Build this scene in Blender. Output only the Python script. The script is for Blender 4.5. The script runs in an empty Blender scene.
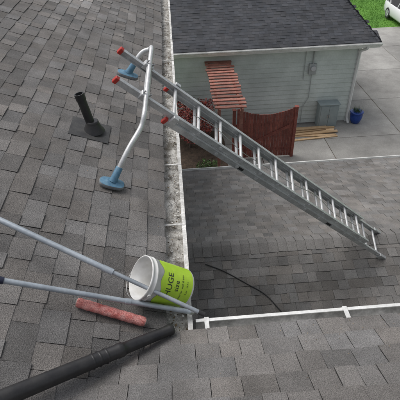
import bpy, math, random, bmesh
from mathutils import Vector, Matrix, noise
random.seed(7)
V=Vector
# ------------------------------------------------------------------ materials
def nt(name):
    m=bpy.data.materials.new(name); m.use_nodes=True
    t=m.node_tree; b=t.nodes["Principled BSDF"]; return m,t,b
def M(name,c1,c2=None,scale=8.0,rough=0.6,metal=0.0,bump=0.0,bscale=None,attr=False,fine=0.0,fscale=300.0,spec=0.5,detail=3,stain=0.0,sscale=.6):
    m,t,b=nt(name); N=t.nodes; L=t.links
    c2=c2 or tuple(x*0.8 for x in c1)
    tc=N.new("ShaderNodeTexCoord")
    n=N.new("ShaderNodeTexNoise"); n.inputs["Scale"].default_value=scale; n.inputs["Detail"].default_value=detail; n.inputs["Roughness"].default_value=0.65
    L.new(tc.outputs["Object"],n.inputs["Vector"])
    r=N.new("ShaderNodeValToRGB"); r.color_ramp.elements[0].position=0.35; r.color_ramp.elements[1].position=0.65
    r.color_ramp.elements[0].color=(*c1,1); r.color_ramp.elements[1].color=(*c2,1)
    L.new(n.outputs["Fac"],r.inputs["Fac"]); col=r.outputs["Color"]
    def mul(sc_,amt,det,lo=.3,hi=.7):
        nonlocal col
        n2=N.new("ShaderNodeTexNoise"); n2.inputs["Scale"].default_value=sc_; n2.inputs["Detail"].default_value=det
        L.new(tc.outputs["Object"],n2.inputs["Vector"])
        mr=N.new("ShaderNodeMapRange"); mr.inputs["From Min"].default_value=lo; mr.inputs["From Max"].default_value=hi
        mr.inputs["To Min"].default_value=1-amt; mr.inputs["To Max"].default_value=1+amt
        L.new(n2.outputs["Fac"],mr.inputs["Value"])
        mx=N.new("ShaderNodeVectorMath"); mx.operation='MULTIPLY'
        L.new(col,mx.inputs[0]); L.new(mr.outputs["Result"],mx.inputs[1]); col=mx.outputs["Vector"]
    if fine>0: mul(fscale,fine,2)
    if stain>0: mul(sscale,stain,5)
    if attr:
        a=N.new("ShaderNodeAttribute"); a.attribute_name="tone"
        mx=N.new("ShaderNodeVectorMath"); mx.operation='MULTIPLY'
        L.new(col,mx.inputs[0]); L.new(a.outputs["Color"],mx.inputs[1]); col=mx.outputs["Vector"]
    L.new(col,b.inputs["Base Color"])
    b.inputs["Roughness"].default_value=rough; b.inputs["Metallic"].default_value=metal
    b.inputs["Specular IOR Level"].default_value=spec
    if bump>0:
        n3=N.new("ShaderNodeTexNoise"); n3.inputs["Scale"].default_value=bscale or scale*6; n3.inputs["Detail"].default_value=2
        L.new(tc.outputs["Object"],n3.inputs["Vector"])
        bp=N.new("ShaderNodeBump"); bp.inputs["Strength"].default_value=bump; bp.inputs["Distance"].default_value=0.01
        L.new(n3.outputs["Fac"],bp.inputs["Height"]); L.new(bp.outputs["Normal"],b.inputs["Normal"])
    return m
m_sh  =M("shingle_grey",(0.138,0.131,0.126),(0.192,0.183,0.177),2.2,0.82,bump=0.7,bscale=170,attr=True,fine=0.42,fscale=210,spec=0.3,stain=.14,sscale=5)
m_shl =M("shingle_weathered",(0.158,0.151,0.144),(0.214,0.205,0.196),1.6,0.82,bump=0.6,bscale=150,attr=True,fine=0.36,fscale=160,spec=0.3,stain=.14,sscale=3)
m_shg =M("shingle_charcoal",(0.044,0.047,0.054),(0.066,0.069,0.078),1.5,0.8,bump=0.5,bscale=100,attr=True,fine=0.3,fscale=90,spec=0.35)
m_felt=M("roof_felt",(0.03,0.03,0.03),(0.045,0.043,0.04),10,0.95)
m_gut =M("gutter_white",(0.60,0.60,0.58),(0.76,0.76,0.74),5,0.45,fine=0.10,fscale=60,stain=.08,sscale=9)
m_gutd=M("gutter_white_dirty",(0.40,0.39,0.365),(0.74,0.73,0.70),9,0.55,fine=0.22,fscale=60)
m_gin =M("gutter_inside",(0.36,0.355,0.335),(0.52,0.51,0.49),9,0.6,fine=0.2,fscale=60,stain=.2,sscale=14)
m_deb =M("gutter_debris",(0.16,0.145,0.12),(0.62,0.605,0.57),11,0.95,bump=0.8,bscale=90,fine=0.32,fscale=110,detail=6)
m_alu =M("aluminium",(0.50,0.505,0.51),(0.64,0.645,0.645),14,0.45,0.45,fine=0.10,fscale=80,stain=.12,sscale=4)
m_aluD=M("aluminium_rung",(0.58,0.58,0.58),(0.70,0.70,0.70),14,0.5,0.4,stain=.1,sscale=20)
m_red =M("red_plastic",(0.50,0.035,0.025),(0.38,0.03,0.02),20,0.5)
m_rub =M("rubber_black",(0.02,0.02,0.022),(0.035,0.035,0.035),30,0.7)
m_rubb=M("rubber_grey",(0.13,0.14,0.15),(0.22,0.23,0.235),30,0.8)
m_blue=M("blue_plastic",(0.06,0.16,0.26),(0.12,0.24,0.33),30,0.55)
m_abs =M("black_plastic",(0.012,0.012,0.014),(0.028,0.027,0.027),12,0.42,fine=.15,fscale=120)
m_fla =M("flashing_dark",(0.035,0.035,0.037),(0.065,0.064,0.062),10,0.6,fine=.2,fscale=120)
m_pole=M("pole_grey",(0.30,0.33,0.36),(0.38,0.41,0.44),8,0.38,0.35,fine=0.10,fscale=90,stain=.12,sscale=9)
m_pole2=M("pole_steel",(0.33,0.37,0.41),(0.42,0.46,0.50),8,0.42,0.3,fine=0.08,fscale=90,stain=.12,sscale=9)
m_navy=M("navy_grip",(0.012,0.016,0.04),(0.02,0.025,0.055),20,0.5)
m_fuzz=M("roller_nap_red",(0.60,0.17,0.15),(0.74,0.36,0.33),25,0.95,bump=0.9,bscale=260,fine=0.2,fscale=300)
m_core=M("roller_core",(0.6,0.52,0.45),None,30,0.7)
m_wpl =M("bucket_white",(0.76,0.76,0.75),(0.62,0.61,0.58),9,0.38,stain=.06,sscale=20)
m_lime=M("label_lime",(0.38,0.60,0.03),(0.47,0.70,0.05),12,0.4)
m_txt =M("label_ink",(0.015,0.02,0.03),None,12,0.4)
m_wire=M("wire",(0.45,0.45,0.45),None,12,0.35,0.8)
m_side=M("siding_sage",(0.53,0.575,0.55),(0.60,0.645,0.62),1.2,0.6,fine=0.05,fscale=20,stain=.06,sscale=1.2)
m_sideh=M("siding_house",(0.45,0.47,0.46),(0.5,0.52,0.5),1.5,0.6)
m_trim=M("trim_white",(0.70,0.71,0.70),(0.78,0.78,0.77),4,0.45)
m_conc=M("concrete",(0.23,0.225,0.215),(0.33,0.325,0.31),1.1,0.85,bump=0.25,bscale=60,attr=True,fine=0.14,fscale=45,detail=8,stain=.22,sscale=.45)
m_soil=M("soil_mulch",(0.05,0.035,0.025),(0.10,0.07,0.05),6,0.95,bump=1,bscale=30,fine=0.4,fscale=40)
m_grass=M("grass",(0.075,0.20,0.02),(0.12,0.28,0.035),1.3,0.9,bump=1.0,bscale=40,fine=0.35,fscale=35)
m_wood=M("stained_redwood",(0.17,0.045,0.035),(0.25,0.075,0.055),5,0.7,attr=True,fine=0.25,fscale=30,stain=.15,sscale=2)
m_wood2=M("weathered_redwood",(0.23,0.09,0.068),(0.34,0.15,0.115),5,0.75,attr=True,fine=0.2,fscale=30,stain=.15,sscale=3)
m_lum =M("pine_lumber",(0.50,0.34,0.19),(0.62,0.45,0.28),6,0.7,attr=True)
m_cab =M("cabinet_grey",(0.26,0.31,0.32),(0.30,0.35,0.36),5,0.5)
m_pot =M("blue_glaze",(0.01,0.04,0.22),(0.02,0.07,0.32),6,0.15)
m_leafr=M("maple_red_leaf",(0.10,0.015,0.015),(0.20,0.03,0.02),4,0.6,attr=True)
m_leafg=M("shrub_leaf",(0.04,0.08,0.02),(0.07,0.12,0.03),4,0.6,attr=True)
m_bark=M("bark",(0.08,0.06,0.05),(0.14,0.11,0.09),12,0.9,bump=0.6)
m_car =M("car_paint_white",(0.78,0.79,0.80),(0.80,0.81,0.82),2,0.22)
m_glass=M("dark_glass",(0.015,0.018,0.02),(0.02,0.022,0.025),2,0.08)
m_lamp=M("lamp_clear",(0.55,0.57,0.6),None,5,0.1,0.4)
m_asph=M("asphalt",(0.045,0.045,0.047),(0.065,0.065,0.066),3,0.9,fine=0.3,fscale=80)
m_org =M("orange_plastic",(0.60,0.12,0.02),(0.5,0.10,0.02),10,0.4)
m_leafdry=M("dry_leaf",(0.12,0.08,0.045),(0.24,0.18,0.10),9,0.9,attr=True)
m_flake=M("paint_flake",(0.66,0.65,0.62),(0.48,0.47,0.43),9,0.8,attr=True)
m_wht=M("meter_grey",(0.42,0.44,0.44),None,6,0.5)

# ------------------------------------------------------------------ mesh builder
class MB:
    def __init__(s): s.v=[];s.f=[];s.mi=[];s.sm=[];s.tone=[];s.mats=[]
    def mi_(s,m):
        if m not in s.mats: s.mats.append(m)
        return s.mats.index(m)
    def add(s,vs,fs,m,smooth=False,tone=1.0):
        o=len(s.v); s.v+= [tuple(x) for x in vs]; k=s.mi_(m)
        for f in fs: s.f.append(tuple(i+o for i in f)); s.mi.append(k); s.sm.append(smooth); s.tone.append(tone)
    def obox(s,c,a,b,d,m,tone=1.0,bev=0.0):
        c,a,b,d=V(c),V(a),V(b),V(d)
        if a.cross(b).dot(d)<0: a=-a
        if bev<=0:
            vs=[c+a*i+b*j+d*k for k in(-1,1) for j in(-1,1) for i in(-1,1)]
            s.add(vs,[(0,2,3,1),(4,5,7,6),(0,1,5,4),(2,6,7,3),(0,4,6,2),(1,3,7,5)],m,tone=tone)
        else:
            la,lb,ld=a.length,b.length,d.length; bev=min(bev,la*.45,lb*.45,ld*.45)
            A,B,D=a.normalized(),b.normalized(),d.normalized()
            vs=[];idx={}
            for k in(-1,1):
                for j in(-1,1):
                    for i in(-1,1):
                        for ax in range(3):
                            w=[la,lb,ld]; w=[x-bev for x in w]; w[ax]+=bev
                            idx[(i,j,k,ax)]=len(vs); vs.append(c+A*(i*w[0])+B*(j*w[1])+D*(k*w[2]))
            fs=[]
            for sg in(-1,1):
                q=[(sg,-1,-1,0),(sg,1,-1,0),(sg,1,1,0),(sg,-1,1,0)]; fs.append(([idx[x] for x in q],A*sg))
                q=[(-1,sg,-1,1),(1,sg,-1,1),(1,sg,1,1),(-1,sg,1,1)]; fs.append(([idx[x] for x in q],B*sg))
                q=[(-1,-1,sg,2),(1,-1,sg,2),(1,1,sg,2),(-1,1,sg,2)]; fs.append(([idx[x] for x in q],D*sg))
            for x in(-1,1):
                for y in(-1,1):
                    fs.append(([idx[(x,y,-1,0)],idx[(x,y,1,0)],idx[(x,y,1,1)],idx[(x,y,-1,1)]],A*x+B*y))
                    fs.append(([idx[(x,-1,y,0)],idx[(x,1,y,0)],idx[(x,1,y,2)],idx[(x,-1,y,2)]],A*x+D*y))
                    fs.append(([idx[(-1,x,y,1)],idx[(1,x,y,1)],idx[(1,x,y,2)],idx[(-1,x,y,2)]],B*x+D*y))
                    for z in(-1,1): fs.append(([idx[(x,y,z,0)],idx[(x,y,z,1)],idx[(x,y,z,2)]],A*x+B*y+D*z))
            out=[]
            for f,n in fs:
                nn=(vs[f[1]]-vs[f[0]]).cross(vs[f[2]]-vs[f[0]])
                out.append(tuple(f) if nn.dot(n)>0 else tuple(reversed(f)))
            s.add(vs,out,m,tone=tone)
    def box(s,x0,x1,y0,y1,z0,z1,m,tone=1.0,bev=0.0):
        s.obox(((x0+x1)/2,(y0+y1)/2,(z0+z1)/2),((x1-x0)/2,0,0),(0,(y1-y0)/2,0),(0,0,(z1-z0)/2),m,tone,bev)
    def tube(s,pts,rs,m,n=16,cap=True,flat=1.0,smooth=True,tone=1.0):
        pts=[V(p) for p in pts]
        if not hasattr(rs,'__len__'): rs=[rs]*len(pts)
        t0=(pts[1]-pts[0]).normalized()
        up=V((0,0,1)) if abs(t0.z)<.9 else V((1,0,0))
        x=t0.cross(up).normalized(); vs=[]
        for i,p in enumerate(pts):
            if i==0:t=pts[1]-pts[0]
            elif i==len(pts)-1:t=pts[-1]-pts[-2]
            else:t=(pts[i+1]-pts[i]).normalized()+(pts[i]-pts[i-1]).normalized()
            if t.length<1e-9: t=t0
            t=t.normalized(); x=(x-t*x.dot(t)).normalized(); y=t.cross(x)
            for k in range(n):
                a=2*math.pi*k/n; vs.append(p+x*(rs[i]*math.cos(a))+y*(rs[i]*flat*math.sin(a)))
        fs=[]
        for i in range(len(pts)-1):
            for k in range(n):
                fs.append((i*n+k,i*n+(k+1)%n,(i+1)*n+(k+1)%n,(i+1)*n+k))
        s.add(vs,fs,m,smooth,tone)
        if cap:
            s.add(vs[:n],[tuple(reversed(range(n)))],m,False,tone); s.add(vs[-n:],[tuple(range(n))],m,False,tone)
    def obj(s,name,parent=None,fixn=False):
        me=bpy.data.meshes.new(name); me.from_pydata(s.v,[],s.f)
        for m in s.mats: me.materials.append(m)
        me.polygons.foreach_set("material_index",s.mi); me.polygons.foreach_set("use_smooth",s.sm)
        at=me.color_attributes.new("tone",'FLOAT_COLOR','CORNER')
        buf=[]
        for p in me.polygons:
            t=s.tone[p.index]
            if not isinstance(t,tuple): t=(t,t,t)
            for _ in range(p.loop_total): buf+= [t[0],t[1],t[2],1.0]
        at.data.foreach_set("color",buf)
        if fixn:
            bm=bmesh.new(); bm.from_mesh(me); bmesh.ops.recalc_face_normals(bm,faces=bm.faces); bm.to_mesh(me); bm.free()
        me.update()
        o=bpy.data.objects.new(name,me); bpy.context.scene.collection.objects.link(o)
        if parent: o.parent=parent
        return o
def empty(name,loc=(0,0,0)):
    e=bpy.data.objects.new(name,None); bpy.context.scene.collection.objects.link(e); e.empty_display_size=.2; return e
def catmull(pts,k=8):
    pts=[V(p) for p in pts]; P=[pts[0]*2-pts[1]]+pts+[pts[-1]*2-pts[-2]]; out=[]
    for i in range(1,len(P)-2):
        a,b,c,d=P[i-1],P[i],P[i+1],P[i+2]
        for j in range(k):
            t=j/k; out.append(.5*((2*b)+(c-a)*t+(2*a-5*b+4*c-d)*t*t+(3*b-a-3*c+d)*t**3))
    out.append(pts[-1]); return out
rnd=random.uniform
# ------------------------------------------------------------------ shingles
def shingles(name,O,U,W,ulen,vlen,mat,parent,ex=0.143,region=None,tonefn=None,wmin=.10,wmax=.24,hs=(0.004,0.009)):
    O,U,W=V(O),V(U).normalized(),V(W).normalized(); Nn=U.cross(W)
    if Nn.z<0: Nn=-Nn
    b=MB()
    nc=int(vlen/ex)+1
    for j in range(nc):
        v0=j*ex; u=-rnd(0,.2)
        cw=rnd(-.003,.003); last=0; ct=rnd(.95,1.05)
        while u<ulen:
            w=rnd(wmin,wmax)
            u0=max(u,0); u1=min(u+w,ulen); u+=w
            if u1-u0<.01: continue
            um=(u0+u1)/2
            if region and not region(um,v0): last=0;continue
            wob=.005*math.sin(um*1.3+j*.7)
            hh=hs[0] if last else hs[1]; 
            if random.random()<.75: last=1-last
            hh*=rnd(.85,1.15)
            a=v0+cw+wob+rnd(-.002,.002)+(0.004 if hh<.006 else 0); vt=min(v0+ex*1.25,vlen)
            if vt<=a: continue
            g=rnd(.0008,.0022)
            j1,j2=rnd(-.002,.002),rnd(-.002,.002)
            A=O+U*(u0+g)+W*(a+j1); B=O+U*(u1-g)+W*(a+j2)
            Cc=O+U*(u1-g)+W*vt; D=O+U*(u0+g)+W*vt
            l1=rnd(0,.003) if random.random()<.25 else 0; l2=rnd(0,.003) if random.random()<.25 else 0
            vs=[A,B,A+Nn*(hh+l1),B+Nn*(hh+l2),Cc+Nn*.0005,D+Nn*.0005,Cc-Nn*.002,D-Nn*.002]
            tn=ct*random.choice((.78,.87,.93,1.0,1.04,1.12))*rnd(.96,1.04)
            if hh<.006: tn*=.94
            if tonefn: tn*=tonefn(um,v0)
            wr=rnd(-.02,.035)
            tt=(tn*(1+wr),tn,tn*(1-wr))
            b.add(vs,[(2,3,4,5)],mat,tone=tt)
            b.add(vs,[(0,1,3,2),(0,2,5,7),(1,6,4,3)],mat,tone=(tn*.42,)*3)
    o=b.obj(name,parent,fixn=False)
    me=o.data; flip=[p.index for p in me.polygons if p.normal.dot(Nn)<-.5]
    if flip:
        bm=bmesh.new(); bm.from_mesh(me); bm.faces.ensure_lookup_table()
        bmesh.ops.reverse_faces(bm,faces=[bm.faces[i] for i in flip]); bm.to_mesh(me); bm.free()
    return o
def capline(name,P,Q,mat,parent,d1,d2,step=.14,w=.15,tm=1.0):
    P,Q,d1,d2=V(P),V(Q),V(d1).normalized(),V(d2).normalized(); T=(Q-P); L=T.length; T=T.normalized(); b=MB(); s=0
    while s<L:
        z0=.020+rnd(0,.003); z1=.008; tn=rnd(.88,1.12)*tm; e=min(s+step*1.3,L)
        up=V((0,0,1)); ww=w*rnd(.95,1.04)
        r=[]
        for q,z in((s,z0),(e,z1)):
            c=P+T*q+up*z
            r.append([c+d1*ww-up*.004,c+d1*ww*.2+up*.003,c+up*.004,c+d2*ww*.2+up*.003,c+d2*ww-up*.004])
        vs=r[0]+r[1]; fs=[(i,i+1,6+i,5+i) for i in range(4)]
        b.add(vs,fs,mat,tone=tn)
        low=[x-up*.016 for x in r[0]]
        b.add(r[0]+low,[(i,i+1,6+i,5+i) for i in range(4)],mat,tone=tn*.4)
        s+=step*rnd(.96,1.04)
    return b.obj(name,parent)

# ------------------------------------------------------------------ main house
house=empty("house")
XE,YE=-0.125,-0.12      # eave lines
def zl(x): return -.4*x
def zn(y): return -.4*y
sl=math.sqrt(1+.16)
UX,UY=V((1,0,0)),V((0,1,0))
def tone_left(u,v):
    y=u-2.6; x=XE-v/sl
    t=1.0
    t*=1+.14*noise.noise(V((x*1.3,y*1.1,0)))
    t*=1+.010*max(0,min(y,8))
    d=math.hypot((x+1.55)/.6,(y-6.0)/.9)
    if d<1: t*=1+1.3*(1-d)**.6       # tone raised in a soft oval high on the slope
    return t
b=MB()
b.add([(XE,-3.2,zl(XE)-.002),(XE,11,zl(XE)-.002),(-5.2,11,zl(-5.2)-.002),(-5.2,-5,zl(-5.2)-.002),(-1.5,-3.2,zl(-1.5)-.002)],[(0,1,2,3,4)],m_felt)
b.add([(-3,YE,zn(YE)-.004),(6.5,YE,zn(YE)-.004),(6.5,-5.2,zn(-5.2)-.004),(-5.2,-5.2,zn(-5.2)-.004)],[(0,1,2,3)],m_felt)
b.obj("roof_deck",house)
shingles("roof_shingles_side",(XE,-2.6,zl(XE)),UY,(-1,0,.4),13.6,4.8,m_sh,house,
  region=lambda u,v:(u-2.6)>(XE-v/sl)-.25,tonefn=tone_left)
shingles("roof_shingles_front",(-3,YE,zn(YE)),UX,(0,-1,.4),9.5,3.0,m_sh,house,
  region=lambda u,v:(u-3)>(YE-v/sl)-.25,tonefn=lambda u,v:1.0+.12*noise.noise(V((u,v,3))))
b=MB()
b.box(-.55,-.43,-.45,11,-3.55,-.12,m_sideh)
b.box(-.55,6.4,-.62,-.5,-6.4,-.12,m_sideh)
b.box(-.55,-.43,6.9,11,-6.4,-3.55,m_sideh)
b.box(-.55,9.3,6.1,6.25,-6.4,-3.75,m_sideh)
b.box(9.15,9.3,-.5,6.1,-6.4,-3.75,m_sideh)
b.obj("walls",house)
b=MB()
b.box(-.43,-.155,-.5,11,-.13,-.115,m_trim); b.box(-.155,-.14,-.14,11,-.13,.03,m_trim)
b.box(-.1,6.5,-.49,-.145,-.13,-.117,m_trim); b.box(-.1,6.5,-.145,-.135,-.13,.025,m_trim)
b.obj("fascia",house)
RY,RZ=2.88,-2.30; EY,EZ=6.75,-3.60; ls=(RZ-EZ)/(EY-RY)
shingles("lower_roof_shingles_far",(-.42,EY,EZ),UX,(0,-1,ls),9.95,math.hypot(EY-RY,RZ-EZ),m_shl,house,
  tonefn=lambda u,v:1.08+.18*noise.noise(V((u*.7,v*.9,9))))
NY=-.45; NZ=RZ-(RY-NY)*ls
shingles("lower_roof_shingles_near",(-.42,NY,NZ),UX,(0,1,ls),9.95,math.hypot(RY-NY,RZ-NZ),m_shl,house,
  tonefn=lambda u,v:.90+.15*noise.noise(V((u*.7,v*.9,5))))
capline("lower_roof_ridge_cap",(-.42,RY,RZ),(9.5,RY,RZ),m_shl,house,(0,1,-ls),(0,-1,-ls),w=.16)
b=MB()
b.add([(-.42,EY,EZ-.003),(9.53,EY,EZ-.003),(9.53,RY,RZ-.003),(-.42,RY,RZ-.003),(-.42,NY,NZ-.003),(9.53,NY,NZ-.003)],[(0,1,2,3),(3,2,5,4)],m_felt)
b.box(-.42,9.5,EY-.03,EY-.005,EZ-.2,EZ-.01,m_trim)
b.box(-.42,9.5,6.25,EY-.03,EZ-.2,EZ-.185,m_trim)
b.obj("lower_roof_deck",house)
def zlow(y): return RZ-(RY-y)*ls+.016
b=MB()
cp=[(.30,2.62),(.55,2.5),(.85,2.3),(1.1,2.12),(1.3,1.85),(1.5,1.65),(1.7,1.45),(2.0,1.15),(2.3,.6)]
b.tube(catmull([(x,y,zlow(y)) for x,y in cp],6),.007,m_rub,8)
b.obj("power_cable")

# ------------------------------------------------------------------ gutters
U_prof=[(0,0),(0,-.11),(.085,-.11),(.100,-.065),(.126,-.035),(.126,.004),(.104,.004),(.104,-.002),(.122,-.002),(.122,-.033),(.097,-.063),(.083,-.107),(.003,-.107),(.003,0)]
g=empty("rain_gutter")
GWs=1.42
b=MB(); 
ys=[-.125+i*.25 for i in range(46)]
n=len(U_prof)
for i in range(len(ys)-1):
    off=lambda p,y:(XE-.012+p[0]*GWs+.006*noise.noise(V((0,y*.5,4)))+.002*noise.noise(V((0,y*3,8))),y,p[1]-.008+.006*noise.noise(V((3,y*.5,1))))
    vs=[off(p,ys[i]) for p in U_prof]+[off(p,ys[i+1]) for p in U_prof]
    b.add(vs,[(k,n+k,n+(k+1)%n,(k+1)%n) for k in range(n)],m_gutd)
b.add([off(p,ys[0]) for p in [(0,0),(0,-.11),(.085,-.11),(.1,-.065),(.126,-.035),(.126,0)]],[(0,1,2,3,4,5)],m_gut)
b.obj("trough",g)
b=MB()
nx,ny=9,420; vs=[]
for j in range(ny):
    y=-.1+j*.026
    for i in range(nx):
        x=XE-.005+i*.0178
        vs.append((x,y,-.048+.014*noise.noise(V((x*15,y*5,0)))+.006*noise.noise(V((x*60,y*50,2)))-.008*abs(i-4)/4))
b.add(vs,[(j*nx+i,j*nx+i+1,(j+1)*nx+i+1,(j+1)*nx+i) for j in range(ny-1) for i in range(nx-1)],m_deb,True)
b.obj("debris",g)
b=MB()
for k in range(1500):
    y=rnd(-.1,8); x=XE+rnd(0,.135)
    if noise.noise(V((0,y*2.2,7)))<-.05 and random.random()<.7: continue
    z=-.040+rnd(0,.016); a=rnd(0,6.28); s=rnd(.004,.014); t=rnd(-.4,.4)
    c=V((x,y,z)); A=V((math.cos(a),math.sin(a),t))*s; B=V((-math.sin(a),math.cos(a),rnd(-.4,.4)))*s*rnd(.25,.7)
    fl=random.random()<.6
    q=rnd(.6,1.25) if fl else rnd(.3,1.2); b.add([c-A,c-B,c+A,c+B],[(0,1,2,3)],m_flake if fl else m_leafdry,tone=(q,q,q))
for k in range(120):   # twigs and needles
    y=rnd(0,7); x=XE+rnd(.01,.12); a=rnd(-.6,.6)+1.57; l=rnd(.02,.06); c=V((x,y,-.03+rnd(0,.01)))
    A=V((math.cos(a),math.sin(a),rnd(-.1,.1)))*l; b.tube([c-A,c+A*.1+V((.003,0,.003)),c+A],[.0016,.0014,.0008],m_bark,5)
for k in range(420):
    if random.random()<.6: y=rnd(-.1,7); x=XE-abs(random.gauss(0,.3)); z=zl(x)+.013
    else: x=rnd(0,3); y=YE-abs(random.gauss(0,.3)); z=zn(y)+.013
    a=rnd(0,6.28); s=rnd(.0015,.005)
    c=V((x,y,z)); A=V((math.cos(a),math.sin(a),rnd(-.2,.2)))*s; B=V((-math.sin(a),math.cos(a),rnd(-.2,.2)))*s*rnd(.3,.7)
    q=rnd(.4,1.8); b.add([c-A,c-B,c+A,c+B],[(0,1,2,3)],m_leafdry,tone=(q,q,q))
b.obj("leaf_litter",g)
b=MB()
for y in (.9,1.75,2.6,3.5,4.4,5.3,6.2,7.1,8):
    b.obox((XE+.078,y,-.002),(.088,0,0),(0,.009,0),(0,0,.0022),m_gutd)
b.obj("hangers",g)
g2=empty("rain_gutter.001")
b=MB()
GX0=.062
def fn2(p,x): return (x,YE-.012+p[0],p[1]-.004)
xs=[GX0+i*.6 for i in range(12)]
for i in range(len(xs)-1):
    vs=[fn2(p,xs[i]) for p in U_prof]+[fn2(p,xs[i+1]) for p in U_prof]
    for k in range(n):
        b.add(vs,[(k,(k+1)%n,n+(k+1)%n,n+k)],m_gin if k>=8 and k<13 else m_gut)
b.add([fn2(p,GX0) for p in [(0,0),(0,-.11),(.085,-.11),(.1,-.065),(.126,-.035),(.126,0)]],[(0,1,2,3,4,5)],m_gut)
b.obj("trough",g2)
b=MB(); vs=[];nx,ny=300,6
for i in range(nx):
    x=GX0+.004+i*.02
    for j in range(ny):
        y=YE-.005+j*.0168; vs.append((x,y,-.070+.008*noise.noise(V((x*8,y*30,0)))))
b.add(vs,[(i*ny+j,(i+1)*ny+j,(i+1)*ny+j+1,i*ny+j+1) for i in range(nx-1) for j in range(ny-1)],m_gin,True)
for k in range(160):
    x=rnd(.1,5); y=YE+rnd(.0,.075); a=rnd(0,6.28); s=rnd(.003,.011); c=V((x,y,-.060)); A=V((math.cos(a),math.sin(a),0))*s; B=V((-math.sin(a),math.cos(a),.3))*s*.5
    q=rnd(.4,1.5); b.add([c-A,c-B,c+A,c+B],[(0,1,2,3)],m_leafdry,tone=q)
b.obj("silt",g2)
b=MB()
for x in(.13,1.02,1.9,2.8,3.7):
    b.obox((x,YE+.050,.003),(.014,0,0),(0,.070,0),(0,0,.002),m_gut)
    b.obox((x,YE+.105,-.004),(.018,0,0),(0,.012,0),(0,0,.010),m_gut,bev=.003)
    b.tube([(x,YE+.02,.005),(x,YE+.02,.011)],.006,m_wire,8)
b.obj("hangers",g2)
g3=MB()
vs=[(x,EY-.02+p[0],EZ-.01+p[1]) for x in(-.36,9.5) for p in U_prof]
g3.add(vs,[(k,(k+1)%n,n+(k+1)%n,n+k) for k in range(n)],m_gut)
g3.obj("rain_gutter.002",fixn=True)

# ------------------------------------------------------------------ roof vent pipe
b=MB()
vc=V((-.75,1.93,zl(-.75)+.012)); S1=V((-1,0,.4)).normalized(); Nl=V((.4,0,1)).normalized()
b.obox(vc+S1*.03,S1*.18,UY*.16,Nl*.0025,m_fla,bev=.002)
prof=[(.104,.0),(.098,.012),(.076,.040),(.063,.075),(.056,.09),(.054,.105),(.046,.108)]
pts=[vc+Nl*(h*.4)+V((-.08*h,0,h*.6)) for r,h in prof]
b.tube(pts,[r for r,h in prof],m_abs,28)
base=V((vc.x,vc.y,vc.z)); top=base+V((-.06,.0,.37)); pd=(top-base).normalized()
b.tube([base,top],.040,m_abs,24,cap=False); b.tube([top-pd*.12,top-pd*.10],.034,m_rub,24,cap=True); b.tube([top-pd*.12,top],.0345,m_rub,24,cap=False)
b.tube([top-pd*.060,top+pd*.002],.045,m_abs,24,cap=False)
b.tube([top+pd*.002,top+pd*.001],[.045,.034],m_abs,24,cap=False)
b.tube([top-pd*.0601,top-pd*.0599],[.040,.045],m_abs,24,cap=False)
b.obj("vent_pipe")

# ------------------------------------------------------------------ ladder
F0=V((2.95,2.53,-2.42)); T0=V((-.47,1.70,.84)); D=(T0-F0); LT=D.length; D.normalize()
W=V((.035,.343,.123)); W=(W-D*W.dot(D)).normalized(); Nn=D.cross(W)
if Nn.z<0: Nn=-Nn
lad=empty("extension_ladder")
def rail(b,P,Q,depth,th,out,m):
    c=(P+Q)/2; h=(Q-P)/2
    b.obox(c,h,W*(th/2),Nn*(depth/2),m)
    for sg in(-1,1):
        b.obox(c-W*(out*.014)+Nn*(sg*(depth/2-th/2)),h,W*.014,Nn*(th/2)*1.3,m,bev=.001)
def section(name,s0,s1,woff,width,noff,depth,caps):
    b=MB()
    A=F0+Nn*noff+W*woff
    for w,out in((0,-1),(width,1)):
        rail(b,A+D*s0+W*w,A+D*s1+W*w,depth,.004,out,m_alu)
    b.obj(name+"_rails",lad)
    b=MB(); s=s0+.2
    while s<s1-.06:
        b.tube([A+D*s-W*.002,A+D*s+W*(width+.002)],.0165,m_aluD,12,flat=.85)
        for w in(-.006,width+.006): b.tube([A+D*s+W*(w-.003),A+D*s+W*(w+.003)],.020,m_aluD,12)
        s+=.305
    b.obj(name+"_rungs",lad)
    if caps:
        b=MB()
        for w,o in((0,1),(width,-1)):
            b.obox(A+D*(s1+.004)+W*(w+o*.010),D*.018,W*.018,Nn*(depth/2+.003),m_red,bev=.004)
        b.obj(name+"_end_caps",lad)
    return A
section("base_section",0,4.22,0,.42,-.030,.066,True)
A=section("fly_section",.62,LT,.025,.37,.038,.060,True)
b=MB()
for w in(0,.42):
    c=F0+W*w-Nn*.030
    b.obox(c+D*.06,D*.10,W*.022,Nn*.04,m_alu,bev=.004)
    b.obox(c-D*.02+V((0,0,-.02)),V((.075,0,-.0)),UY*.035,V((0,0,.012)),m_alu,bev=.004)
    b.obox(c-D*.02+V((0,0,-.040)),V((.08,0,-.0)),UY*.038,V((0,0,.010)),m_rub,bev=.003)
b.obj("shoes",lad)
b=MB()
for s in(.75,1.0): 
    for w in(.03,.385): b.obox(F0+D*s+W*w+Nn*.01,D*.05,W*.012,Nn*.045,m_alu,bev=.003)
for w in(.0,.42):
    b.obox(F0+D*4.17+W*w+Nn*.035,D*.03,W*.016,Nn*.042,m_alu,bev=.003)
b.obj("rung_locks",lad)
b=MB()
rp=[F0+D*(.7+i*.25)+W*(.20+.02*math.sin(i*1.7))+Nn*(.03-.03*math.sin(i*.9)) for i in range(14)]
b.tube(catmull(rp,4),.004,m_wire,8)
b.obj("rope",lad)
b=MB()
for s,l,mt in((3.2,.09,m_rub),(1.5,.10,m_rub)):
    b.obox(F0+D*s-W*.0035-Nn*.030,D*l/2,W*.0006,Nn*.018,mt)
b.obj("stickers",lad)
st=empty("ladder_stabilizer")
b=MB()
sB=LT-.27
B0=A+D*sB+Nn*.052
nb=B0-W*.27; fb=B0+W*.64
nf=V((-.515,1.165,.268)); ff=nf+W*1.24
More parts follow.
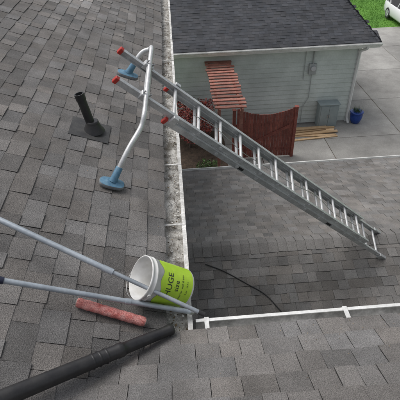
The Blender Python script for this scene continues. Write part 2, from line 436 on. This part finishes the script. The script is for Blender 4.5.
bend=catmull([nf,nf*.55+nb*.45+V((.02,-.02,.05)),nb-W*.02-V((.03,0,.06)),nb+W*.06,B0,B0+W*.37,fb-W*.06,fb+W*.02-V((.03,0,.06)),ff*.55+fb*.45+V((.02,.02,.05)),ff],6)
b.tube(bend,.021,m_alu,16)
b.obj("tube_frame",st)
b=MB()
for w in(.0,.37):
    c=B0+W*w-Nn*.03
    b.obox(c,D*.045,W*.028,Nn*.035,m_alu,bev=.004)
    for e in(-.03,.03): b.tube([c+D*e+Nn*.03,c+D*e+Nn*.062],.007,m_wire,8)
b.obox(B0-Nn*.012+W*.185,D*.02,W*.17,Nn*.008,m_alu,bev=.002)
b.obj("clamps",st)
b=MB()
for p,q in((nf,bend[5]),(ff,bend[-6])):
    d=(p-q).normalized()
    b.tube([p-d*.13,p-d*.125,p-d*.04,p],[.022,.028,.030,.036],m_blue,16)
    c=p-V((0,0,.022)); k=32; vs=[]
    for zz_,rx in((-.018,.092),(-.012,.102),(.006,.104),(.014,.098),(.022,.060),(.030,.042)):
        for i in range(k):
            a=2*math.pi*i/k; ca,sa=math.cos(a),math.sin(a)
            ca=math.copysign(abs(ca)**.7,ca); sa=math.copysign(abs(sa)**.7,sa)
            vs.append(c+Nl*zz_+S1*(rx*ca+.012)+UY*(rx*.60*sa))
    b.add(vs,[(r*k+i,r*k+(i+1)%k,(r+1)*k+(i+1)%k,(r+1)*k+i) for r in range(3) for i in range(k)],m_rubb,True)
    b.add(vs,[(r*k+i,r*k+(i+1)%k,(r+1)*k+(i+1)%k,(r+1)*k+i) for r in range(3,5) for i in range(k)],m_blue,True)
    b.add(vs[-k:],[tuple(range(k))],m_blue); b.add(vs[:k],[tuple(reversed(range(k)))],m_rubb)
b.obj("feet",st,fixn=True)

# ------------------------------------------------------------------ poles
b=MB()
a,c=V((.115,-.094,.16)),V((-1.05,.335,.64)); d=(c-a)
e=a+d*2.1
mid=a+d*.47
b.tube([a,a+d*.03],.014,m_rub,16); b.tube([a+d*.03,mid],.0130,m_pole,18)
b.tube([mid,mid+d*.015,e],[.0175,.0175,.0175],m_pole2,18); b.tube([mid-d*.02,mid+d*.03],.0195,m_pole2,18)
b.tube([e-d*.4,e],.021,m_navy,18)
b.obj("extension_pole")
b=MB()
a,c=V((.03,.01,.058)),V((-.964,-.065,.56)); d=(c-a); e=a+d*2.2
b.tube([a,a+d*.98],.0155,m_pole2,18); b.tube([a+d*.0,a-d*.02],.017,m_wire,16)
b.tube([a+d*.35,a+d*.38],.0185,m_pole2,18)
b.tube([a+d*.985,a+d*1.0,a+d*1.3],[.019,.021,.021],m_navy,18); b.tube([a+d*.98,e],.0155,m_pole2,18)
b.obj("extension_pole.001")
b=MB()
a,c=V((-.62,-.035,zl(-.62)+.045)),V((-.240,-.10,zl(-.240)+.045)); d=(c-a).normalized(); L=(c-a).length
k=24; pts=[a+d*(L*i/k) for i in range(k+1)]
rs=[.029+.0012*math.sin(i*2.1)+.0008*math.sin(i*5.3) for i in range(k+1)]; rs[0]=rs[-1]=.024
b.tube(pts,rs,m_fuzz,26,cap=False)
b.tube([pts[0],pts[0]+d*.001],[.024,.019],m_fuzz,26,cap=False);b.tube([pts[-1],pts[-1]-d*.001],[.024,.019],m_fuzz,26,cap=False)
b.tube([pts[0]-d*.004,pts[-1]+d*.004],.0192,m_core,20,cap=False); b.tube([pts[-1]+d*.003,pts[-1]-d*.03],[.016,.015],m_core,20); 
b.tube([pts[0]-d*.003,pts[0]+d*.03],[.016,.015],m_core,20)
for q in range(2600):
    s=rnd(0.01,.99)*L; an=rnd(0,6.28); x=d.cross(V((0,0,1))).normalized(); y=d.cross(x); rr=.029
    nrm=x*math.cos(an)+y*math.sin(an); p0=a+d*s+nrm*(rr-.002); tp=p0+nrm*rnd(.004,.007)+d*rnd(-.004,.004); tg=nrm.cross(d)*.0012
    b.add([p0-tg,p0+tg,tp],[(0,1,2)],m_fuzz)
b.obj("paint_roller_cover")
# leaf blower
lb=empty("leaf_blower")
b=MB()
a,c=V((-.085,-.13,.095)),V((-1.00,-.765,.50)); d=(c-a); L=d.length; d.normalize()
seg=[(0,.030),(.004,.034),(.03,.034),(.035,.031),(.30,.033),(.34,.034),(.345,.040),(.375,.040),(.38,.037),(.60,.039),(L,.042)]
b.tube([a+d*s for s,r in seg],[r for s,r in seg],m_abs,28,cap=False)
b.tube([a+d*.001,a+d*.2],[.028,.028],m_rub,28)
for s in(.44,.48,.52): b.tube([a+d*s,a+d*(s+.006),a+d*(s+.012)],[.038,.042,.038],m_abs,28,cap=False)
b.obj("tube",parent=lb)
b=MB()
c2=a+d*(L+.16)+V((0,0,.02)); sd=d.cross(V((0,0,1))).normalized(); up=sd.cross(d)
def ell(b,c,rx,ry,rz,m,n=20,k=12):
    vs=[];fs=[]
    for i in range(k+1):
        t=math.pi*i/k
        for j in range(n):
            q=2*math.pi*j/n; vs.append(c+d*(rx*math.cos(t))+sd*(ry*math.sin(t)*math.cos(q))+up*(rz*math.sin(t)*math.sin(q)))
    for i in range(k):
        for j in range(n): fs.append((i*n+j,i*n+(j+1)%n,(i+1)*n+(j+1)%n,(i+1)*n+j))
    b.add(vs,fs,m,True)
b.tube([a+d*(L-.03),a+d*(L+.05)],[.045,.07],m_abs,24)
ell(b,c2,.17,.11,.12,m_org); ell(b,c2+sd*.05,.12,.09,.10,m_abs)
hp=[c2+d*-.12+up*.08,c2+d*-.10+up*.19,c2+d*0+up*.22,c2+d*.12+up*.19,c2+d*.15+up*.06]
b.tube(catmull(hp,5),.017,m_abs,12)
b.obj("motor_housing",lb)

# ------------------------------------------------------------------ bucket (tipped in the corner)
bk=empty("paint_bucket")
KB=.93
ax=V((.78,.17,-.60)).normalized(); bc=V((-.135,.150,.190)); 
o0=bc-ax*.17*KB
sx=ax.cross(V((0,0,1))).normalized(); sy=sx.cross(ax)
if sy.z<0: sy=-sy
outer=[(0,.146),(.002,.150),(.012,.150),(.014,.146),(.035,.146),(.037,.150),(.045,.150),(.047,.144),(.20,.137),(.345,.131),(.352,.126),(.353,.02)]
inner=[(0,.146),(.001,.142),(.20,.134),(.34,.127),(.341,.01)]
def opentube(pr,nm):
    b=MB(); b.tube([o0+ax*s*KB for s,r in pr],[r*KB for s,r in pr],m_wpl,48); o=b.obj(nm,bk); me=o.data
    bm=bmesh.new(); bm.from_mesh(me); big=[f for f in bm.faces if len(f.verts)>20 and (f.calc_center_median()-o0).length<.05]
    bmesh.ops.delete(bm,geom=big,context='FACES'); bm.to_mesh(me); bm.free()
opentube(outer,"shell"); opentube(inner,"inside")
def onb(s,ang,dr=0):
    r=(.144-(s-.047)*.0425+dr)*KB
    return o0+ax*s*KB+sx*(r*math.sin(ang))+sy*(r*math.cos(ang))
sgn=1 if sx.y<0 else -1
b=MB(); vs=[];na=60;ns=8
A0,A1=-.9,2.3
for i in range(na+1):
    for j in range(ns+1):
        s0=.085+.010*math.sin(i*.35)
        s=s0+(.335-s0)*j/ns
        vs.append(onb(s,sgn*(A0+(A1-A0)*i/na),.0012))
b.add(vs,[(i*(ns+1)+j,i*(ns+1)+j+1,(i+1)*(ns+1)+j+1,(i+1)*(ns+1)+j) for i in range(na) for j in range(ns)],m_lime,True)
b.obj("label",bk,fixn=False)
def wraptext(txt,size,s_c,a_c,m,name,bold=.0):
    cu=bpy.data.curves.new(name,'FONT'); cu.body=txt; cu.size=size; cu.align_x='CENTER'; cu.align_y='CENTER'; cu.offset=bold; cu.resolution_u=4
    o=bpy.data.objects.new(name,cu); bpy.context.scene.collection.objects.link(o)
    bpy.context.view_layer.update()
    me=bpy.data.meshes.new_from_object(o.evaluated_get(bpy.context.evaluated_depsgraph_get()))
    bpy.data.objects.remove(o)
    bm=bmesh.new(); bm.from_mesh(me)
    bmesh.ops.triangulate(bm,faces=bm.faces); bmesh.ops.subdivide_edges(bm,edges=bm.edges,cuts=2)
    for v in bm.verts:
        x,y=v.co.x,v.co.y
        v.co=onb(s_c-y, sgn*(a_c - x/.14)*1.0,.0030)
    bm.to_mesh(me); bm.free(); me.materials.clear(); me.materials.append(m)
    q=bpy.data.objects.new(name,me); bpy.context.scene.collection.objects.link(q); q.parent=bk
wraptext("HUGE",.060,.150,.85,m_txt,"lettering")
wraptext("size",.050,.205,.85,m_txt,"lettering_small")
wraptext("interior  wall & trim",.022,.250,.85,m_txt,"lettering_fine")
wraptext("5 gal   18.9 L",.018,.290,.85,m_txt,"lettering_volume")
b=MB()
hp=[]
for i in range(21):
    t=math.pi*i/20
    hp.append(o0+ax*(.03)+sx*(.143*math.cos(t))-ax*(.05*math.sin(t))+sy*(-.135*math.sin(t)))
b.tube(hp,.002,m_wire,8)
for sg in(-1,1): b.tube([o0+ax*.03+sx*(.136*sg),o0+ax*.03+sx*(.148*sg)],.012,m_wpl,12)
b.obj("wire_handle",bk)

# ------------------------------------------------------------------ ground
GZ=-6.4
b=MB(); b.add([(-400,-400,GZ),(400,-400,GZ),(400,600,GZ),(-400,600,GZ)],[(0,1,2,3)],m_grass)
b.obj("ground")
b=MB()
for k in range(26000):
    x=rnd(10,24); y=rnd(24.7,32); a=rnd(0,3.14); h=rnd(.03,.09)
    p=V((x,y,GZ)); q=V((math.cos(a),math.sin(a),0))*.012
    b.add([p-q,p+q,p+V((rnd(-.03,.03),rnd(-.03,.03),h))],[(0,1,2)],m_grass)
b.obj("grass")
b=MB(); 
ys=[6.0,9.0,12.2,15.2,18.3,21.4,24.5]; xs=[-3.0,0,3.0,5.6,8.6,11.6,14.6,17.6]
for i in range(len(xs)-1):
    for j in range(len(ys)-1):
        t=rnd(.88,1.08); b.box(xs[i]+.010,xs[i+1]-.010,ys[j]+.010,ys[j+1]-.010,GZ-.1,GZ+.06,m_conc,tone=(t,t*.99,t*.975),bev=.010)
b.add([(-3,6,GZ+.045),(17.6,6,GZ+.045),(17.6,24.5,GZ+.045),(-3,24.5,GZ+.045)],[(0,1,2,3)],m_soil)
b.obj("driveway")
GZ2=GZ+.06
b=MB(); vs=[];nn=30
for i in range(nn+1):
    for j in range(nn+1):
        x=-2.5+4.4*i/nn; y=9.2+4.25*j/nn; e=min(i,j,nn-i,nn-j)/4; vs.append((x,y,GZ2-.02+min(e,1)*(.08+.04*noise.noise(V((x*2,y*2,0))))))
b.add(vs,[(i*(nn+1)+j,(i+1)*(nn+1)+j,(i+1)*(nn+1)+j+1,i*(nn+1)+j+1) for i in range(nn) for j in range(nn)],m_soil,True)
b.obj("planting_bed")
b=MB(); b.add([(-60,32.5,GZ+.004),(80,32.5,GZ+.004),(80,40,GZ+.004),(-60,40,GZ+.004)],[(0,1,2,3)],m_asph)
b.obj("road")
b=MB(); b.box(-60,80,32.3,32.5,GZ-.1,GZ+.12,m_conc); b.box(-60,80,40,40.2,GZ-.1,GZ+.12,m_conc); b.obj("kerb")

# ------------------------------------------------------------------ neighbour garage
ga=empty("garage")
WY=13.47; WX=6.85; EVY=13.10; EVZ=-3.07; XR=7.40
b=MB()
zz=GZ2+.05; lap=.18
while zz<-3.28:
    z2=min(zz+lap,-3.26)
    for (p,q,nx) in (((-4,WY),(WX,WY),(0,-1)),((WX,WY),(WX,20.2),(1,0))):
        ox,oy=nx[0]*.022,nx[1]*.022
        vs=[(p[0]+ox,p[1]+oy,zz),(q[0]+ox,q[1]+oy,zz),(q[0],q[1],z2),(p[0],p[1],z2),(p[0],p[1],zz),(q[0],q[1],zz)]
        b.add(vs,[(0,1,2,3),(4,5,1,0)],m_side)
    zz+=lap
b.box(-4,WX-.02,WY+.02,20.2,GZ2,-3.26,m_side)
b.obj("walls",ga)
b=MB()
b.box(WX-.08,WX+.03,WY-.038,WY-.024,GZ2,-3.27,m_trim); b.box(WX+.024,WX+.038,WY-.024,WY+.09,GZ2,-3.27,m_trim)
b.box(-4,WX,WY-.028,WY+.015,GZ2-.02,GZ2+.05,m_conc)
b.box(-4.3,XR,EVY+.01,WY+.5,-3.27,-3.25,m_trim)
b.box(WX-.4,XR-.02,WY+.5,20.5,-3.27,-3.25,m_trim)
b.box(-4.3,XR,EVY,EVY+.02,-3.26,EVZ-.015,m_trim)
b.box(XR-.02,XR,EVY+.02,20.5,-3.26,EVZ-.015,m_trim)
b.obj("trim",ga)
gs=.4; RG=3.75
RX=XR-RG*.30
shingles("roof_shingles",(-4.3,EVY,EVZ),UX,(0,1,gs),11.7,RG*sl,m_shg,ga,region=lambda u,v:(u-4.3)<XR-(v/sl)*.30+.02,
   tonefn=lambda u,v:1+.15*noise.noise(V((u*.8,v,1))),wmin=.12,wmax=.3)
shingles("roof_shingles_end",(XR,EVY,EVZ),UY,(-.30,0,gs),7.5,RG*math.hypot(.3,gs),m_shg,ga,
   region=lambda u,v:(v/math.hypot(.3,gs))<u+.05 and (v/math.hypot(.3,gs))<7.5-u+.05)
b=MB()
E=[(-4.3,EVY,EVZ-.003),(XR,EVY,EVZ-.003),(XR,EVY+7.5,EVZ-.003),(-4.3,EVY+7.5,EVZ-.003),(RX,EVY+RG,EVZ+RG*gs-.003),(-4.3,EVY+RG,EVZ+RG*gs-.003)]
b.add(E,[(0,1,4,5),(1,2,4),(2,3,5,4)],m_felt); b.obj("roof_deck",ga)
capline("hip_cap",E[1],E[4],m_shg,ga,(-1,0,0),(0,1,-.9),w=.12,tm=1.3)
capline("ridge_cap",(-4.3,EVY+RG,EVZ+RG*gs),E[4],m_shg,ga,(0,-1,-gs),(0,1,-gs),w=.12)
b=MB()
vs=[(x,EVY-.002-p[0]*.9,EVZ-.02+p[1]*.9) for x in(-4.3,XR+.01) for p in U_prof]
b.add(vs,[(k,n+k,n+(k+1)%n,(k+1)%n) for k in range(n)],m_gut)
b.obj("gutter",ga,fixn=True)
b=MB()
dsx=WX-.02
dp=[(dsx+.1,EVY-.06,-3.16),(dsx+.1,EVY-.04,-3.27),(dsx,WY-.10,-3.45),(dsx-.0,WY-.085,-3.65),(dsx,WY-.085,GZ2+.35),(dsx,WY-.10,GZ2+.2),(dsx,WY-.30,GZ2+.06)]
for i in range(len(dp)-1):
    b.tube([dp[i],dp[i+1]],.048,m_trim,4,smooth=False)
b.obj("downspout",ga)
b=MB()
mx=5.15
b.box(mx-.14,mx+.14,WY-.12,WY-.02,-4.25,-3.85,m_wht,bev=.01)
b.tube([(mx,WY-.12,-4.0),(mx,WY-.19,-4.0)],[.10,.09],m_lamp,20)
b.tube([(mx,WY-.06,-3.85),(mx,WY-.06,-3.3)],.025,m_wht,12)
b.tube([(mx-.3,WY-.05,-4.45),(mx-.3,WY-.05,-3.3)],.012,m_wht,8)
b.tube([(mx,WY-.06,-4.25),(mx,WY-.06,-5.2),(mx-.2,WY-.06,-5.6),(mx-.2,WY-.06,GZ2)],.014,m_wht,10)
b.obj("electricity_meter",ga)
b=MB()
b.box(5.55,6.30,13.05,13.42,GZ2,GZ2+.95,m_cab,bev=.015)
b.box(5.52,6.33,13.02,13.43,GZ2+.95,GZ2+.99,m_cab,bev=.012)
b.box(5.60,5.915,13.035,13.05,GZ2+.06,GZ2+.90,m_cab,bev=.004); b.box(5.935,6.25,13.035,13.05,GZ2+.06,GZ2+.90,m_cab,bev=.004)
b.box(5.88,5.90,13.015,13.035,GZ2+.42,GZ2+.56,m_wire); b.box(5.95,5.97,13.015,13.035,GZ2+.42,GZ2+.56,m_wire)
b.obj("storage_cabinet")
b=MB()
pc=V((7.16,13.30,GZ2))
pr=[(.14,0),(.17,.02),(.23,.18),(.25,.34),(.235,.42),(.26,.45),(.265,.48),(.235,.485),(.22,.44)]
b.tube([pc+V((0,0,h)) for r,h in pr],[r for r,h in pr],m_pot,28)
b.tube([pc+V((0,0,.43)),pc+V((0,0,.445))],.225,m_soil,24)
for k in range(120):
    a=rnd(0,6.28); r=rnd(0,.18); h=rnd(.08,.3); q=pc+V((r*math.cos(a),r*math.sin(a),.44)); t=q+V((rnd(-.08,.08),rnd(-.08,.08),h)); sdv=V((math.cos(a*3),math.sin(a*3),0))*.008
    b.add([q-sdv,q+sdv,t],[(0,1,2)],m_leafg,tone=rnd(.7,1.5))
b.obj("flower_pot")
b=MB()
lay=[(0,12.45,-.06),(0,12.66,.02),(0,12.84,-.02),(0,13.02,.03),(0,12.24,.09),(1,12.56,.05),(1,12.76,-.05),(1,12.95,.01),(2,12.66,.10),(2,12.86,-.03),(3,12.75,.04)]
for k,(ly,y,a) in enumerate(lay):
    L=rnd(1.3,2.1); c=V((5.15+rnd(-.22,.15),y,GZ2+.024+ly*.046))
    t=rnd(.6,1.2); b.obox(c,V((math.cos(a),math.sin(a),0))*(L/2),V((-math.sin(a),math.cos(a),0))*rnd(.045,.075),V((0,0,.019)),m_lum,tone=(t,t*.98,t*.95),bev=.003)
b.obj("lumber_pile")
b=MB()
x=2.05
while x<3.98:
    u=(x-2.05)/1.95; top=-4.36-.26*math.sin(math.pi*min(max(u,0),1))**.8
    t=rnd(.75,1.15); b.box(x,x+.088,11.18,11.20,GZ2+.05,top+rnd(-.008,.008),m_wood,tone=(t,t,t),bev=.003); x+=.094
for z in(-6.0,-5.0): b.box(2.0,4.02,11.205,11.245,z-.045,z+.045,m_wood)
for x in(1.95,4.05): b.box(x-.05,x+.05,11.13,11.25,GZ2,-4.40,m_wood,bev=.006); b.box(x-.065,x+.065,11.115,11.265,-4.40,-4.37,m_wood,bev=.006)
b.obox((3.0,11.16,-5.5),(.88,0,.42),(0,.012,0),(-.02,0,.045),m_wood)
b.obj("wooden_gate")
b=MB()
zt=-3.60
for x in(1.30,1.98): b.box(x-.03,x+.03,9.75,13.42,zt-.14,zt,m_wood2,bev=.004)
y=9.85
while y<13.4:
    t=rnd(.7,1.25); b.obox((1.64+rnd(-.03,.03),y+rnd(-.012,.012),zt+.022),(.47+rnd(-.01,.03),rnd(-.015,.015),0),(0,.065,0),(0,0,.018),m_wood2,tone=(t,t*.98,t*.96),bev=.004); y+=.235
for x in(1.30,1.98): b.box(x-.045,x+.045,9.9,9.99,GZ2,zt-.14,m_wood2,bev=.005)
b.obj("wooden_arbor")
def leafcloud(b,c,rad,n,m,s=.05):
    for k in range(n):
        while True:
            p=V((rnd(-1,1),rnd(-1,1),rnd(-1,1)))
            if p.length<1 and noise.noise(p*2.2+c)>-.12-.5*(p.length<.5): break
        p=V((p.x*rad[0],p.y*rad[1],p.z*rad[2]))+c
        a=V((rnd(-1,1),rnd(-1,1),rnd(-.5,.5))).normalized(); q=a.cross(V((rnd(-1,1),rnd(-1,1),rnd(-1,1)))).normalized(); z=s*rnd(.6,1.3)
        t=rnd(.5,1.7); b.add([p-a*z,p-q*z*.5,p+a*z,p+q*z*.5],[(0,1,2,3)],m,tone=(t,t*rnd(.8,1.3),t))
b=MB()
tb=V((.45,12.1,GZ2))
tr=catmull([tb,tb+V((.05,0,.5)),tb+V((-.02,.05,1.0)),tb+V((.1,.0,1.5))],5)
b.tube(tr,[.06-.035*i/len(tr) for i in range(len(tr))],m_bark,10)
for k in range(12):
    a=k*2.4; st_=tr[6+k%9]; r=rnd(.5,.9); e=st_+V((math.cos(a)*r,math.sin(a)*r,rnd(.1,.5))); mdp=(st_+e)/2+V((0,0,.1))
    b.tube(catmull([st_,mdp,e],3),[.02,.018,.016,.013,.011,.008,.005],m_bark,6)
    leafcloud(b,e,(.42,.42,.22),340,m_leafr,.040)
leafcloud(b,tb+V((.1,0,1.55)),(.8,.8,.4),1100,m_leafr,.040)
b.obj("red_maple_tree")
for nm,c,r in(("shrub",V((2.6,12.7,GZ2+.3)),(.45,.4,.32)),("shrub.001",V((-.9,11.0,GZ2+.35)),(.6,.6,.4)),("shrub.002",V((1.0,10.4,GZ2+.25)),(.45,.45,.3))):
    b=MB(); 
    for k in range(7):
        a=k*.9; b.tube([c-V((0,0,r[2])),c+V((math.cos(a)*r[0]*.7,math.sin(a)*r[1]*.7,r[2]*.6))],[.012,.004],m_bark,5)
    leafcloud(b,c,r,900,m_leafg,.035); b.obj(nm)

# ------------------------------------------------------------------ car (front toward us)
car=empty("parked_car")
CX=14.75; CY=22.7; HW=.88
stn=[(0,.62,.32,.50,.54),(.06,.74,.24,.58,.64),(.25,.82,.20,.66,.74),(.8,.87,.20,.76,.86),(1.25,.88,.20,.84,.93),(2.2,.88,.20,.88,.93),(3.3,.88,.20,.90,.95),(4.0,.86,.22,.92,.99),(4.35,.80,.28,.88,.96),(4.45,.70,.36,.74,.84)]
b=MB(); vs=[]
for y,hw,z0,zb,zc in stn:
    r=[(-hw*.92,z0),(-hw*.99,z0+.10),(-hw,(z0+zb)/2),(-hw*.985,zb-.04),(-hw*.93,zb+.01),(-hw*.6,zc-.01),(0,zc),(hw*.6,zc-.01),(hw*.93,zb+.01),(hw*.985,zb-.04),(hw,(z0+zb)/2),(hw*.99,z0+.10),(hw*.92,z0)]
    vs+=[(CX+x,CY+y,GZ+.06+z) for x,z in r]
k=13
b.add(vs,[(i*k+j,i*k+(j+1)%k,(i+1)*k+(j+1)%k,(i+1)*k+j) for i in range(len(stn)-1) for j in range(k)],m_car,True)
b.add(vs[:k],[tuple(range(k))],m_car); b.add(vs[-k:],[tuple(range(k))],m_car)
b.obj("body",car,fixn=True)
b=MB(); gst=[(1.15,.80,.90,.90),(1.75,.68,.90,1.36),(2.1,.64,.90,1.44),(3.1,.64,.90,1.44),(3.6,.66,.90,1.36),(4.1,.76,.93,.96)]
vs=[]
for y,hw,z0,z1 in gst:
    r=[(-.83,z0),(-hw,z1-.03),(-hw*.85,z1),(hw*.85,z1),(hw,z1-.03),(.83,z0)]; vs+=[(CX+x,CY+y,GZ+.06+z) for x,z in r]
for i in range(5):
    for j in range(5):
        roof=(1<=i<=3 and j in(1,2,3))
        b.add(vs,[(i*6+j,i*6+j+1,(i+1)*6+j+1,(i+1)*6+j)],m_car if roof else m_glass,False)
b.obj("cabin",car,fixn=True)
b=MB()
for sg in(-1,1):
    for y0_,y1_ in((1.18,1.75),(2.45,2.45),(3.45,4.05)):
        p=V((CX+sg*.835,CY+y0_,GZ+.97)); q=V((CX+sg*.67,CY+y1_,GZ+1.44)); b.tube([p,q],.03,m_car,8)
    b.obox((CX+sg*.95,CY+1.5,GZ+1.05),(.10,0,0),(0,.05,0),(0,0,.06),m_car,bev=.02)
    b.obox((CX+sg*.62,CY+.13,GZ+.68),(.15,.0,0),(0,.10,.02),(0,-.0,.065),m_lamp,bev=.02)
b.box(CX-.42,CX+.42,CY-.015,CY+.08,GZ+.42,GZ+.56,m_abs,bev=.01); b.box(CX-.6,CX+.6,CY-.01,CY+.2,GZ+.29,GZ+.37,m_abs,bev=.01)
b.obj("lights_and_trim",car)
b=MB()
for sg in(-1,1):
    for y in(.85,3.55):
        c=V((CX+sg*.80,CY+y,GZ+.06+.32)); ex=V((sg*.10,0,0))
        b.tube([c-ex,c-ex*.8,c+ex*.8,c+ex],[.28,.32,.32,.28],m_rub,28)
        b.tube([c+ex,c+ex*1.06],[.21,.20],m_lamp,20)
        for q in range(5):
            a=q*1.2566; b.obox(c+ex*1.1+V((0,math.cos(a)*.1,math.sin(a)*.1)),V((.008,0,0)),V((0,math.cos(a),math.sin(a)))*.09,V((0,-math.sin(a),math.cos(a)))*.02,m_alu)
b.obj("wheels",car)

# ------------------------------------------------------------------ light, world, camera
sc=bpy.context.scene
w=bpy.data.worlds.new("World"); sc.world=w; w.use_nodes=True; t=w.node_tree
bg=t.nodes["Background"]; sky=t.nodes.new("ShaderNodeTexSky"); sky.sky_type='NISHITA'; sky.sun_disc=False
EL,AZ=62,-60
sky.sun_elevation=math.radians(EL); sky.sun_rotation=math.radians(AZ); sky.air_density=1.0; sky.dust_density=4.0
hs_=t.nodes.new("ShaderNodeHueSaturation"); hs_.inputs["Saturation"].default_value=.30
t.links.new(sky.outputs["Color"],hs_.inputs["Color"]); t.links.new(hs_.outputs["Color"],bg.inputs["Color"]); bg.inputs["Strength"].default_value=.15
ld=bpy.data.lights.new("Sun",'SUN'); ld.energy=1.35; ld.angle=math.radians(40); ld.color=(1,.985,.96)
so=bpy.data.objects.new("Sun",ld); sc.collection.objects.link(so)
az=math.radians(AZ); el=math.radians(EL)
sd_=V((math.sin(az)*math.cos(el),math.cos(az)*math.cos(el),math.sin(el)))
so.rotation_euler=sd_.to_track_quat('Z','Y').to_euler()
p,y,r=math.radians(39),math.radians(3),math.radians(2)
Fw=V((math.sin(y)*math.cos(p),math.cos(y)*math.cos(p),-math.sin(p))); R=V((math.cos(y),-math.sin(y),0)); Uv=R.cross(Fw)
R2=R*math.cos(r)-Uv*math.sin(r); U2=R*math.sin(r)+Uv*math.cos(r)
cd=bpy.data.cameras.new("Camera"); co=bpy.data.objects.new("Camera",cd); sc.collection.objects.link(co)
cd.sensor_width=36; cd.lens=36*430/400; cd.clip_start=.05; cd.clip_end=1500
mm=Matrix((R2,U2,-Fw)).transposed().to_4x4(); mm.translation=V((.03,-1.65,2.3)); co.matrix_world=mm
sc.camera=co
sc.view_settings.view_transform='Standard'; sc.view_settings.look='None'; sc.view_settings.exposure=0
